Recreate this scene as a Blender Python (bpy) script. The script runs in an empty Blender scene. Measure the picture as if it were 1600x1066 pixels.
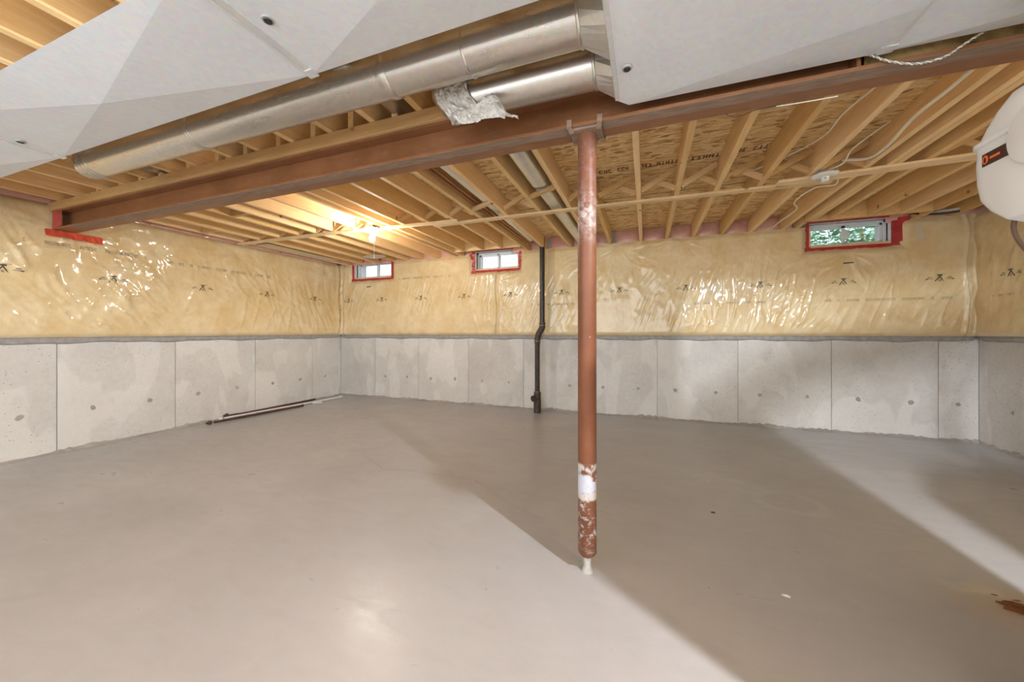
import bpy, bmesh, math, random
import numpy as np
from mathutils import Vector, Matrix
random.seed(7); np.random.seed(7)
S = bpy.context.scene
C = S.collection

# ------------------------------------------------------------------ camera
cam_d = bpy.data.cameras.new('camera'); cam = bpy.data.objects.new('camera', cam_d); C.objects.link(cam)
cam.location = (0, 0, 1.10); cam.rotation_euler = (math.radians(90), math.radians(0.045), math.radians(20.25))
cam_d.sensor_width = 36; cam_d.lens = 36*566/1600; cam_d.shift_y = -14/1600; cam_d.clip_start = .02
S.camera = cam
# ------------------------------------------------------------------ world
W = bpy.data.worlds.new('world'); S.world = W; W.use_nodes = True
bg = W.node_tree.nodes['Background']; bg.inputs[0].default_value = (.74, .87, 1, 1); bg.inputs[1].default_value = 1.0
# ------------------------------------------------------------------ lights
def light(name, kind, loc, energy, color=(1, 1, 1), size=.1, rot=None, sy=None, spread=None):
    l = bpy.data.lights.new(name, kind); o = bpy.data.objects.new(name, l); C.objects.link(o)
    o.location = loc; l.energy = energy; l.color = color
    if kind == 'AREA':
        l.shape = 'RECTANGLE'; l.size = size; l.size_y = sy or size
    else: l.shadow_soft_size = size
    if rot: o.rotation_euler = rot
    return o
BULB_FAR, BULB_NEAR = 320, 3000      # radiance of the two glowing bulbs (they are the lamps)
light('rear_fill_light', 'AREA', (-1.0, -3.2, 1.25), 105, (.80, .90, 1), 6.5, (math.radians(90), 0, 0), 2.0)  # broad soft fill added behind the camera, not a lamp of the basement
S.view_settings.view_transform = 'Standard'; S.view_settings.look = 'None'; S.view_settings.gamma = 1
S.view_settings.use_curve_mapping = False; S.view_settings.exposure = 1.07

# ------------------------------------------------------------------ materials
class NT:
    def __init__(s, name):
        s.m = bpy.data.materials.new(name); s.m.use_nodes = True; s.t = s.m.node_tree
        s.b = s.t.nodes['Principled BSDF']
    def n(s, typ, **kw):
        nd = s.t.nodes.new(typ)
        for k, v in kw.items():
            if k.startswith('i_'):
                nd.inputs[int(k[2:]) if k[2:].isdigit() else k[2:].replace('_', ' ')].default_value = v
            else: setattr(nd, k, v)
        return nd
    def l(s, a, b): s.t.links.new(a, b)
    def val(s, x, sock):
        if isinstance(x, (int, float)): sock.default_value = x
        else: s.l(x, sock)
    def math(s, op, a, b=0.0, c=None, clamp=False):
        nd = s.n('ShaderNodeMath', operation=op); nd.use_clamp = clamp
        s.val(a, nd.inputs[0]); s.val(b, nd.inputs[1])
        if c is not None: s.val(c, nd.inputs[2])
        return nd.outputs[0]
    def mix(s, f, a, b, mode='MIX'):
        nd = s.n('ShaderNodeMix', data_type='RGBA', blend_type=mode)
        s.val(f, nd.inputs[0])
        for x, i in ((a, 6), (b, 7)):
            if isinstance(x, (tuple, list)): nd.inputs[i].default_value = (*x[:3], 1)
            else: s.l(x, nd.inputs[i])
        return nd.outputs[2]
    def coord(s, scale=(1, 1, 1), kind='Object', rnd=True):
        tc = s.n('ShaderNodeTexCoord'); out = tc.outputs[kind]
        if rnd:
            oi = s.n('ShaderNodeObjectInfo'); a = s.n('ShaderNodeVectorMath', operation='SCALE'); a.inputs[0].default_value = (13, 7, 5)
            s.l(oi.outputs['Random'], a.inputs[3]); d = s.n('ShaderNodeVectorMath', operation='ADD'); s.l(out, d.inputs[0]); s.l(a.outputs[0], d.inputs[1]); out = d.outputs[0]
        mp = s.n('ShaderNodeMapping'); mp.inputs['Scale'].default_value = scale; s.l(out, mp.inputs[0]); return mp.outputs[0]
    def noise(s, vec, scale=5, detail=4, rough=.5, dist=0, out=0):
        nd = s.n('ShaderNodeTexNoise'); nd.inputs['Scale'].default_value = scale; nd.inputs['Detail'].default_value = detail
        nd.inputs['Roughness'].default_value = rough; nd.inputs['Distortion'].default_value = dist; s.l(vec, nd.inputs['Vector']); return nd.outputs[out]
    def vor(s, vec, scale=5, out='Distance', feature='F1', rnd=1.0):
        nd = s.n('ShaderNodeTexVoronoi', feature=feature); nd.inputs['Scale'].default_value = scale; nd.inputs['Randomness'].default_value = rnd; s.l(vec, nd.inputs['Vector']); return nd.outputs[out]
    def ramp(s, f, stops, interp='LINEAR'):
        nd = s.n('ShaderNodeValToRGB'); cr = nd.color_ramp; cr.interpolation = interp
        while len(cr.elements) < len(stops): cr.elements.new(.5)
        for e, (p, c) in zip(cr.elements, stops):
            e.position = p; e.color = (*c[:3], 1) if isinstance(c, (tuple, list)) else (c, c, c, 1)
        s.l(f, nd.inputs[0]); return nd.outputs[0]
    def step(s, f, lo, hi, a=0., b=1.):
        nd = s.n('ShaderNodeMapRange'); nd.inputs[1].default_value = lo; nd.inputs[2].default_value = hi; nd.inputs[3].default_value = a; nd.inputs[4].default_value = b
        s.l(f, nd.inputs[0]); return nd.outputs[0]
    def bump(s, h, strength=.3, dist=.01, nrm=None):
        nd = s.n('ShaderNodeBump'); nd.inputs['Strength'].default_value = strength; nd.inputs['Distance'].default_value = dist; s.l(h, nd.inputs['Height'])
        if nrm: s.l(nrm, nd.inputs['Normal'])
        s.l(nd.outputs[0], s.b.inputs['Normal']); return nd.outputs[0]
    def set(s, color=None, rough=None, metal=None, spec=None, **kw):
        for k, v in (('Base Color', color), ('Roughness', rough), ('Metallic', metal), ('Specular IOR Level', spec), *[(k.replace('_', ' '), v) for k, v in kw.items()]):
            if v is None: continue
            if isinstance(v, (tuple, list)): s.b.inputs[k].default_value = (*v[:3], 1)
            elif isinstance(v, (int, float)): s.b.inputs[k].default_value = v
            else: s.l(v, s.b.inputs[k])
        return s.m
M = {}
def plain(name, color, rough=.5, metal=0, spec=.5, var=.12, sc=8, bump=.1, **kw):
    t = NT(name); v = t.coord(); f = t.noise(v, sc, 5, .6)
    c = t.mix(t.step(f, .3, .7), tuple(x*(1-var) for x in color), tuple(min(1, x*(1+var)) for x in color))
    t.set(c, rough, metal, spec, **kw)
    if bump: t.bump(t.noise(v, sc*6, 4, .6), bump, .002)
    M[name] = t.m; return t.m

def wood(name, a, b, knot, axis=1, rough=.6, spec=.25):
    t = NT(name); sc = [1, 1, 1]
    for i in range(3): sc[i] = 1.0 if i == axis else 14.0
    v = t.coord(tuple(sc)); v1 = t.coord((1, 1, 1))
    g = t.noise(v, 3.2, 6, .6, .6); g2 = t.noise(v, 12, 3, .5)
    f = t.math('ADD', t.math('MULTIPLY', g, .75), t.math('MULTIPLY', g2, .25))
    col = t.mix(t.step(f, .32, .66), b, a)
    oi = t.n('ShaderNodeObjectInfo')
    hs = t.n('ShaderNodeHueSaturation'); t.l(col, hs.inputs['Color'])
    t.l(t.step(oi.outputs['Random'], 0, 1, .86, 1.12), hs.inputs['Value']); t.l(t.step(oi.outputs['Random'], 0, 1, 1.1, .93), hs.inputs['Saturation'])
    kd = t.vor(v1, 3.3); km = t.step(kd, .03, .075, .85, 0)
    dirt = t.step(t.noise(v1, 5, 5, .7), .62, .8, 0, .35)
    col = t.mix(km, hs.outputs[0], knot); col = t.mix(dirt, col, tuple(x*.55 for x in b))
    t.set(col, rough, 0, spec); t.bump(f, .25, .002); M[name] = t.m
wood('joist_wood', (.93, .66, .345), (.80, .505, .225), (.22, .10, .04))
wood('strap_wood', (.92, .70, .42), (.78, .54, .29), (.3, .16, .07), 0)
wood('block_wood', (.76, .51, .26), (.60, .37, .165), (.2, .09, .04), 0)

# OSB subfloor: stretched flakes at several angles, printed stamp smudges
t = NT('osb')
base = None; h = None
for k, (ang, sx, sy, scl, jit) in enumerate([(8, 1, 4.2, 9, .5), (-22, 1, 4.8, 13, .4), (35, 1, 3.6, 11, .5)]):
    tc = t.n('ShaderNodeTexCoord'); mp = t.n('ShaderNodeMapping'); mp.inputs['Rotation'].default_value = (0, 0, math.radians(ang)); mp.inputs['Scale'].default_value = (sx*1.3, sy*1.3, 1)
    nz = t.noise(tc.outputs['Object'], 9, 3, .6, 0, 1)
    ad = t.n('ShaderNodeVectorMath', operation='MULTIPLY_ADD'); t.l(nz, ad.inputs[0]); ad.inputs[1].default_value = (.05, .05, 0); t.l(tc.outputs['Object'], ad.inputs[2]); t.l(ad.outputs[0], mp.inputs[0])
    cl = t.vor(mp.outputs[0], scl, 'Color'); sp = t.n('ShaderNodeSeparateColor'); t.l(cl, sp.inputs[0])
    c = t.ramp(sp.outputs[0], [(0, (.44, .22, .08)), (.22, (.80, .51, .215)), (.6, (.93, .66, .32)), (1, (1, .83, .50))])
    if base is None: base = c; h = sp.outputs[1]
    else:
        msk = t.step(sp.outputs[1], .52, .56)
        base = t.mix(msk, base, c); h = t.math('MAXIMUM', h, sp.outputs[1])
v = t.coord((1, 1, 1), rnd=False)
base = t.mix(t.step(t.noise(v, 1.4, 4, .6), .55, .8, 0, .25), base, (.38, .21, .08))
t.set(base, .62, 0, .25); t.bump(h, .5, .003); M['osb'] = t.m

def concrete(name, a, b, rough=.75, holes=.46, pit=(.25, .22, .19)):
    t = NT(name); v = t.coord()
    f = t.noise(v, 2.2, 6, .65); f2 = t.noise(v, 26, 4, .6)
    col = t.mix(t.step(f, .35, .68), a, b); col = t.mix(t.step(f2, .35, .75, 0, .25), col, tuple(x*.72 for x in a))
    st = t.noise(t.coord((1.6, 1.6, .8)), 1.5, 3, .45, .3)
    col = t.mix(t.step(st, .52, .55, 0, .38), col, tuple(min(1, x*1.17) for x in b))
    st2 = t.noise(t.coord((1.3, 1.3, 1)), 2.3, 5, .6)
    col = t.mix(t.step(st2, .56, .72, 0, .40), col, tuple(x*.74 for x in a))
    if holes is not None:
        d = t.vor(v, 30); hm = t.math('MULTIPLY', t.step(d, .11, .17, 1, 0), t.step(t.noise(v, 3, 3), holes, holes+.1))
        d2 = t.vor(v, 75); hm2 = t.math('MULTIPLY', t.step(d2, .12, .2, 1, 0), t.step(t.noise(v, 4, 3), holes, holes+.1)); hm = t.math('MAXIMUM', hm, hm2)
        col = t.mix(t.math('MULTIPLY', hm, .6), col, pit)
        t.bump(t.math('SUBTRACT', f2, hm), .3, .004)
    else: t.bump(f2, .2, .002)
    t.set(col, rough, 0, .3); M[name] = t.m
concrete('concrete', (.64, .62, .59), (.74, .725, .70))
concrete('pitted_concrete', (.60, .575, .54), (.70, .68, .65), holes=.33, pit=(.30, .22, .16))
concrete('dark_concrete', (.36, .33, .30), (.44, .41, .38), holes=None)
# floor
t = NT('floor_concrete'); v = t.coord(rnd=False)
f = t.noise(v, .9, 6, .6, .4); f2 = t.noise(t.coord((1, 2.4, 1), rnd=False), 3.5, 6, .65, 1.2); f3 = t.noise(v, 60, 3, .6)
col = t.mix(t.step(f, .3, .7), (.405, .400, .410), (.50, .495, .505)); col = t.mix(t.step(f2, .42, .75, 0, .3), col, (.37, .355, .35))
sp = t.vor(v, 3.1); col = t.mix(t.math('MULTIPLY', t.step(sp, .012, .02, 1, 0), .8), col, (.85, .84, .82))
sp2 = t.vor(v, 5.3); col = t.mix(t.math('MULTIPLY', t.step(sp2, .016, .03, 1, 0), .6), col, (.12, .09, .08))
wv = t.n('ShaderNodeTexWave', wave_type='RINGS', rings_direction='Z'); wv.inputs['Scale'].default_value = 5; wv.inputs['Distortion'].default_value = 9; wv.inputs['Detail'].default_value = 3; wv.inputs['Detail Scale'].default_value = .6
t.l(v, wv.inputs['Vector'])
# effervescence rings and brown stain near the rusty patch
def blob(t, v, cx, cy, r0, r1, sy=1):
    mp = t.n('ShaderNodeMapping'); mp.inputs['Location'].default_value = (-cx, -cy*sy, 0); mp.inputs['Scale'].default_value = (1, sy, 0); t.l(v, mp.inputs[0])
    ln = t.n('ShaderNodeVectorMath', operation='LENGTH'); t.l(mp.outputs[0], ln.inputs[0]); return t.step(ln.outputs['Value'], r0, r1, 1, 0)
nb = t.n('ShaderNodeVectorMath', operation='MULTIPLY_ADD'); t.l(t.noise(v, 5, 4, .6, 0, 1), nb.inputs[0]); nb.inputs[1].default_value = (.25, .25, 0); t.l(v, nb.inputs[2])
col = t.mix(t.math('MULTIPLY', blob(t, nb.outputs[0], 1.5, 2.15, .03, .30, 1.6), .55), col, (.40, .27, .16))
col = t.mix(t.math('MULTIPLY', blob(t, nb.outputs[0], 1.44, 2.28, .02, .13, 2.2), .5), col, (.66, .58, .42))
ring = t.math('MULTIPLY', blob(t, nb.outputs[0], .98, 2.95, .20, .24, 1.2), t.math('SUBTRACT', 1.0, blob(t, nb.outputs[0], .98, 2.95, .15, .20, 1.2)))
col = t.mix(t.math('MULTIPLY', ring, .25), col, (.62, .59, .55))
t.set(col, t.step(f2, .3, .7, .27, .42), 0, .5)
t.bump(t.math('ADD', t.math('MULTIPLY', wv.outputs[1], .35), t.math('ADD', f3, t.math('MULTIPLY', f2, 1.5))), .16, .002); M['floor_concrete'] = t.m

# poly-covered fibreglass
def insul(name, a, b, c, coat=.9):
    t = NT(name); v = t.coord((1, 1, 1)); f = t.noise(v, 4.2, 6, .62, .5); f2 = t.noise(v, 17, 5, .65)
    col = t.mix(t.step(f, .36, .64), a, b); col = t.mix(t.step(f2, .45, .75, 0, .35), col, c)
    t.set(col, .55, 0, .35, Coat_Weight=coat, Coat_Roughness=.11)
    wr = t.noise(t.coord((1.1, 1.1, .42)), 11, 4, .6, 1.6)
    t.bump(t.math('ADD', wr, t.math('MULTIPLY', f2, .15)), .32, .010); M[name] = t.m
insul('fibreglass', (.75, .555, .28), (.85, .70, .435), (.68, .475, .22))
insul('pink_fibreglass', (.72, .37, .30), (.80, .50, .40), (.55, .28, .18), .5)
plain('grey_strip', (.36, .34, .32), .7, var=.2, sc=20)
plain('print_ink', (.045, .038, .03), .4, var=.1)
plain('faint_ink', (.42, .36, .24), .4, var=.2)
plain('osb_ink', (.10, .055, .03), .7, var=.3, sc=60)
# steel with red primer
t = NT('red_primer'); v = t.coord(rnd=False); f = t.noise(v, 4, 6, .6, .3); f2 = t.noise(t.coord((5, 30, 30), rnd=False), 2, 4, .6)
col = t.mix(t.step(f, .3, .7), (.225, .088, .032), (.315, .135, .056)); col = t.mix(t.step(f2, .5, .85, 0, .3), col, (.42, .27, .19)); M['_']=t.m
col = t.mix(t.step(t.vor(v, 22), .04, .06, .5, 0), col, (.6, .5, .42))
t.set(col, .42, 0, .4); t.bump(t.noise(v, 40, 4), .2, .002); M['red_primer'] = t.m
t = NT('dusty_primer'); v = t.coord((3, 14, 14), rnd=False); f = t.noise(v, 4, 6, .65)
t.set(t.mix(t.step(f, .3, .7), (.23, .15, .105), (.37, .255, .185)), .8, 0, .2); M['dusty_primer'] = t.m
# column: primer with plaster splatter bands
t = NT('column_paint'); tc = t.n('ShaderNodeTexCoord'); v = tc.outputs['Object']; f = t.noise(v, 6, 5, .6)
col = t.mix(t.step(f, .3, .7), (.16, .058, .027), (.225, .085, .042))
sx = t.n('ShaderNodeSeparateXYZ'); t.l(v, sx.inputs[0]); z = sx.outputs[2]
def band(lo, hi, s): return t.math('MULTIPLY', t.step(z, lo-s, lo+s), t.step(z, hi-s, hi+s, 1, 0))
nz = t.noise(v, 30, 6, .75); nz2 = t.noise(v, 11, 4, .6)
m1 = t.math('MULTIPLY', band(.34, .50, .005), t.step(t.noise(v, 16, 5, .7), .43, .50)); m2 = t.math('MULTIPLY', band(.12, .40, .06), t.step(nz, .52, .62))
m3 = t.math('MULTIPLY', band(1.55, 1.70, .06), t.step(nz, .40, .62, 0, .7)); m4 = t.math('MULTIPLY', band(1.62, 2.0, .1), t.step(nz, .45, .85, 0, .4))
m5 = t.math('MULTIPLY', t.step(t.vor(v, 17), .05, .09, 1, 0), t.step(nz2, .5, .6))
col = t.mix(t.math('MULTIPLY', m4, 1), col, (.42, .34, .36))
for mm in (m1, m2, m3, m5): col = t.mix(t.math('MULTIPLY', mm, .85), col, (.66, .62, .58))
m6 = t.math('MULTIPLY', band(.37, .45, .01), t.step(t.noise(v, 14, 2), .5, .53)); col = t.mix(m6, col, (.58, .60, .68))
t.set(col, .45, 0, .35); t.bump(nz, .2, .003); M['column_paint'] = t.m
# galvanised metals
def galv(name, a, rough, metal, var=.1, sc=5, st=(1, 1, 1), bump=.05):
    t = NT(name); v = t.coord(st); f = t.noise(v, sc, 5, .6); f2 = t.vor(t.coord((1, 1, 1)), 60, 'Color')
    col = t.mix(t.step(f, .3, .7), tuple(x*(1-var) for x in a), tuple(min(1, x*(1+var)) for x in a)); col = t.mix(.06, col, f2)
    t.set(col, t.step(f, .3, .7, rough*.8, rough*1.2), metal, .5); t.bump(f, bump, .004); M[name] = t.m
galv('duct_metal', (.66, .62, .56), .30, .95, .06, 2, (1, 6, 6), .008)
galv('trunk_metal', (.80, .815, .84), .55, .15, .03, 2.5, bump=.08)
galv('seam_metal', (.76, .76, .75), .4, .35, .05)
galv('panning_metal', (.70, .69, .64), .38, .8, .12, 4)
t = NT('foil_tape'); v = t.coord(); f = t.noise(v, 26, 6, .75, 1.5); t.set((.80, .76, .71), .36, .75); t.bump(f, .9, .012); M['foil_tape'] = t.m
plain('abs_pipe', (.035, .028, .024), .35, var=.25); plain('dirty_pipe', (.055, .038, .028), .6, var=.6, sc=25)
plain('copper', (.42, .19, .09), .35, .8)
plain('vinyl', (.80, .82, .83), .35, var=.03); plain('white_plastic', (.74, .735, .72), .38, var=.02, sc=3, bump=.02); plain('porcelain', (.84, .83, .79), .25, var=.03)
plain('red_tape', (.50, .045, .05), .3, var=.25, sc=14, bump=.5); plain('orange_red_tape', (.72, .10, .05), .3, var=.15, sc=14, bump=.4)
plain('cable_white', (.88, .80, .64), .45, var=.06); plain('cable_grey', (.42, .40, .37), .5); plain('cable_black', (.03, .025, .025), .45); plain('cable_brown', (.16, .09, .06), .5)
plain('rod_brown', (.075, .03, .025), .35, var=.3); plain('rod_white', (.78, .77, .75), .35, var=.04)
plain('rust', (.20, .075, .025), .85, var=.6, sc=25, bump=.8); plain('mortar', (.42, .40, .37), .85, var=.2, sc=40, bump=.6)
plain('label_brown', (.055, .022, .016), .4); plain('label_orange', (.80, .16, .04), .45, var=.04); plain('mineral_pack', (.36, .24, .10), .9, var=.8, sc=12, bump=.8)
plain('leaf', (.30, .58, .36), .4, var=.6, sc=4); plain('siding', (.86, .88, .9), .6, var=.04); plain('dirt', (.3, .24, .18), .9, var=.5, sc=20, bump=.5)
t = NT('clear_tape'); t.set((.97, .93, .80), .25, 0, .5, Alpha=.40); M['clear_tape'] = t.m
t = NT('glass')
tr = t.n('ShaderNodeBsdfTransparent'); gl = t.n('ShaderNodeBsdfGlossy'); gl.inputs['Roughness'].default_value = .05; mx = t.n('ShaderNodeMixShader'); mx.inputs[0].default_value = .12
t.l(tr.outputs[0], mx.inputs[1]); t.l(gl.outputs[0], mx.inputs[2]); t.l(mx.outputs[0], t.t.nodes['Material Output'].inputs[0]); M['glass'] = t.m
for nm, st, cc in (('lit_bulb', BULB_FAR, (1, .95, .87, 1)), ('lit_bulb_near', BULB_NEAR, (.88, .94, 1, 1))):
    t = NT(nm); t.b.inputs['Emission Color'].default_value = cc; t.b.inputs['Emission Strength'].default_value = st; M[nm] = t.m

# ------------------------------------------------------------------ geometry helpers
class MB:
    def __init__(s): s.v = []; s.f = []; s.smooth = False
    def add(s, vs, fs):
        n = len(s.v); s.v += [tuple(p) for p in vs]; s.f += [tuple(i+n for i in f) for f in fs]; return s
    def box(s, a, b):
        (x0, y0, z0), (x1, y1, z1) = a, b
        return s.add([(x0, y0, z0), (x1, y0, z0), (x1, y1, z0), (x0, y1, z0), (x0, y0, z1), (x1, y0, z1), (x1, y1, z1), (x0, y1, z1)],
                     [(0, 3, 2, 1), (4, 5, 6, 7), (0, 1, 5, 4), (1, 2, 6, 5), (2, 3, 7, 6), (3, 0, 4, 7)])
    def bar(s, p, q, w, t, up=(0, 0, 1)):
        p, q = Vector(p), Vector(q); d = (q-p).normalized(); u = Vector(up); sd = d.cross(u).normalized(); u = sd.cross(d).normalized()
        vs = [c+sd*a*w/2+u*b*t/2 for c in (p, q) for a, b in ((-1, -1), (1, -1), (1, 1), (-1, 1))]
        return s.add(vs, [(0, 1, 2, 3), (7, 6, 5, 4), (0, 4, 5, 1), (1, 5, 6, 2), (2, 6, 7, 3), (3, 7, 4, 0)])
    def tube(s, pts, r, n=12, cap=True):
        pts = [Vector(p) for p in pts]; rr = r if isinstance(r, (list, tuple)) else [r]*len(pts); rings = []; ref = None; vs = []
        for i, p in enumerate(pts):
            d = (pts[min(i+1, len(pts)-1)]-pts[max(i-1, 0)]).normalized()
            if ref is None: ref = Vector((0, 0, 1)) if abs(d.z) < .9 else Vector((1, 0, 0))
            a = d.cross(ref).normalized(); ref = a.cross(d).normalized()
            vs += [p+(a*math.cos(k*2*math.pi/n)+ref*math.sin(k*2*math.pi/n))*rr[i] for k in range(n)]
        fs = [(i*n+k, i*n+(k+1) % n, (i+1)*n+(k+1) % n, (i+1)*n+k) for i in range(len(pts)-1) for k in range(n)]
        if cap: fs += [tuple(range(n-1, -1, -1)), tuple(range((len(pts)-1)*n, len(pts)*n))]
        s.smooth = True; return s.add(vs, fs)
    def sphere(s, c, r, n=16, sc=(1, 1, 1)):
        vs = []; m = n//2
        for i in range(m+1):
            for k in range(n):
                a = math.pi*i/m; b = 2*math.pi*k/n; vs.append((c[0]+r*sc[0]*math.sin(a)*math.cos(b), c[1]+r*sc[1]*math.sin(a)*math.sin(b), c[2]+r*sc[2]*math.cos(a)))
        s.smooth = True
        return s.add(vs, [(i*n+k, (i+1)*n+k, (i+1)*n+(k+1) % n, i*n+(k+1) % n) for i in range(m) for k in range(n)])
    def build(s, name, mat, parent=None, bevel=0, smooth=None, origin=None, kind=None, label=None):
        me = bpy.data.meshes.new(name); v = s.v
        if origin: v = [(p[0]-origin[0], p[1]-origin[1], p[2]-origin[2]) for p in v]
        me.from_pydata(v, [], s.f); me.materials.append(M[mat])
        bm = bmesh.new(); bm.from_mesh(me)
        bmesh.ops.remove_doubles(bm, verts=bm.verts, dist=1e-6); bmesh.ops.recalc_face_normals(bm, faces=bm.faces)
        if bevel: bmesh.ops.bevel(bm, geom=list(bm.edges), offset=bevel, segments=1, affect='EDGES')
        bm.to_mesh(me); bm.free()
        sm = s.smooth if smooth is None else smooth
        if sm:
            for p in me.polygons: p.use_smooth = True
            try: me.set_sharp_from_angle(angle=math.radians(40))
            except Exception: pass
        return link(name, me, parent, origin, kind, label)
def link(name, me, parent=None, loc=None, kind=None, label=None):
    o = bpy.data.objects.new(name, me); C.objects.link(o)
    if loc: o.location = loc
    if parent:
        o.parent = parent
        if parent.location.length > 0: o.matrix_parent_inverse = Matrix.Translation(-parent.location)
    if kind: o['kind'] = kind
    if label: o['label'] = label
    return o
def thing(name, label, cat, loc=(0, 0, 0), group=None):
    o = bpy.data.objects.new(name, None); C.objects.link(o); o.location = loc; o.empty_display_size = .05
    o['label'] = label; o['category'] = cat
    if group: o['group'] = group
    return o
def tag(o, label, cat, group=None):
    o['label'] = label; o['category'] = cat
    if group: o['group'] = group
    return o
def smooth_path(pts, n=8):
    pts = [Vector(p) for p in pts]; out = []
    for i in range(len(pts)-1):
        p0 = pts[max(i-1, 0)]; p1 = pts[i]; p2 = pts[i+1]; p3 = pts[min(i+2, len(pts)-1)]
        for k in range(n):
            t = k/n; out.append(.5*((2*p1)+(-p0+p2)*t+(2*p0-5*p1+4*p2-p3)*t*t+(-p0+3*p1-3*p2+p3)*t**3))
    return out+[pts[-1]]

XL, XR, YB, YR = -5.05, 3.09, 4.955, -3.6
H, ZS = 2.25, 2.415
WIN = [(-4.70, -3.93, 2.005, 2.295), (-2.40, -1.71, 2.02, 2.295), (1.70, 2.40, 2.025, 2.295)]

# ------------------------------------------------------------------ floor
nx = 40
floor = MB().box((XL-.3, YR-.3, -.15), (XR+.3, YB+.3, 0)).build('floor', 'floor_concrete', kind='structure')
def ribbon(pts, w, z, name, mat, parent):
    mb = MB(); P = []
    for i in range(len(pts)-1):
        a, b = Vector(pts[i]), Vector(pts[i+1]); n = max(2, int((b-a).length/.03))
        for k in range(n): P.append(a.lerp(b, k/n)+Vector((random.uniform(-.008, .008), random.uniform(-.008, .008))))
    P.append(Vector(pts[-1])); vs = []; fs = []
    for i, p in enumerate(P):
        d = (P[min(i+1, len(P)-1)]-P[max(i-1, 0)]).normalized(); nrm = Vector((-d.y, d.x)); ww = 1.7*w*random.uniform(.4, 1.2)
        vs += [(p.x-nrm.x*ww/2, p.y-nrm.y*ww/2, z), (p.x+nrm.x*ww/2, p.y+nrm.y*ww/2, z)]
        if i: fs.append((2*i-2, 2*i-1, 2*i+1, 2*i))
    return mb.add(vs, fs).build(name, mat, parent)
for pts, w in (([(-2.61, 2.81), (-2.28, 2.54), (-1.98, 2.37)], .003), ([(-1.98, 2.37), (-2.09, 2.10), (-2.19, 1.71)], .0018),
            ([(-1.98, 2.37), (-1.76, 2.42), (-1.41, 2.42), (-1.20, 2.43), (-1.0, 2.3)], .0035), ([(-1.2, 2.43), (-.79, 2.15), (-.55, 2.05)], .0018), ([(-1.0, 2.37), (-.59, 2.33), (-.25, 2.27), (.1, 2.2)], .0018)):
    ribbon(pts, w, .0012, 'floor_crack', 'dark_concrete', floor)

# ------------------------------------------------------------------ concrete walls with form panels
def wall_with_holes(name, mk, u0, u1, z0, z1, holes):
    mb = MB(); us = sorted({u0, u1, *[h[0] for h in holes], *[h[1] for h in holes]}); zs = sorted({z0, z1, *[h[2] for h in holes], *[h[3] for h in holes]})
    for a, b in zip(us, us[1:]):
        for c, d in zip(zs, zs[1:]):
            if any(h[0] <= a and b <= h[1] and h[2] <= c and d <= h[3] for h in holes): continue
            mk(mb, a, b, c, d)
    return mb.build(name, 'concrete', kind='structure')
wall_back = wall_with_holes('wall_back', lambda m, a, b, c, d: m.box((a, YB+.012, c), (b, YB+.24, d)), XL-.25, XR+.25, 0, 2.62, WIN)
wall_left = MB().box((XL-.25, YR-.25, 0), (XL-.012, YB+.012, 2.62)).build('wall_left', 'concrete', kind='structure')
wall_right = MB().box((XR+.012, YR-.25, 0), (XR+.25, YB+.012, 2.62)).build('wall_right', 'concrete', kind='structure')
wall_rear = MB().box((XL-.012, YR-.25, 0), (XR+.012, YR, 2.62)).build('wall_rear', 'concrete', kind='structure')
def panels(wall, kind, seams):
    for a, b in zip(seams, seams[1:]):
        g = .0022+random.random()*.0015; q = random.uniform(0, .003)
        mb = MB()
        if kind == 'back': mb.box((a+g, YB-q, .0), (b-g, YB+.014, 1.03))
        elif kind == 'left': mb.box((XL-.014, a+g, 0), (XL+q, b-g, 1.03))
        else: mb.box((XR-q, a+g, 0), (XR+.014, b-g, 1.03))
        pit = (kind == 'back' and (a < -5 or -2.6 < a < -1.6)) or (kind == 'right' and b > 4)
        mb.build('concrete_panel', 'pitted_concrete' if pit else 'concrete', wall, bevel=.002)
sb = [XL, -4.301, -3.433, -2.536, -1.651, -.76, .139, 1.026, 1.917, 2.791, XR]
panels(wall_back, 'back', sb)
sl = [YR, -2.75, -1.87, -.99, -.11, .78, 1.667, 2.556, 3.462, 4.372, 4.905, YB]
panels(wall_left, 'left', sl)
panels(wall_right, 'right', [YR, -2.7, -1.8, -.9, 0, .9, 1.8, 2.7, 3.6, 4.42, 4.86, YB])
def tie(wall, kind, u, z):
    n = 9; r = random.uniform(.018, .028); pts = []
    for k in range(n):
        a = 2*math.pi*k/n; q = r*random.uniform(.75, 1.2); pts.append((q*math.cos(a), q*1.1*math.sin(a)))
    mb = MB(); e = .0045
    to = {'back': lambda p, o: (u+p[0], YB-o, z+p[1]), 'left': lambda p, o: (XL+o, u+p[0], z+p[1]), 'right': lambda p, o: (XR-o, u+p[0], z+p[1])}[kind]
    mb.add([to(p, -.004) for p in pts]+[to((p[0]*.85, p[1]*.85), e) for p in pts], [tuple(range(n, 2*n))]+[(k, (k+1) % n, n+(k+1) % n, n+k) for k in range(n)])
    mb.build('tie_hole_patch', 'dark_concrete', wall)
for u in (-4.089, -3.654, -3.205, -2.768, -2.31, -1.878, -1.43, -.982, -.535, -.092, .347, .792, 1.246, 1.698, 2.15, 2.579, 2.939): tie(wall_back, 'back', u, .365+random.uniform(-.008, .008))
for u in (1.0, 1.455, 1.896, 2.328, 2.784, 3.228, 3.709, 4.153, 4.621): tie(wall_left, 'left', u, .366+random.uniform(-.006, .006))
for u in (4.6, 4.15, 3.7): tie(wall_right, 'right', u, .37)
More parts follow.
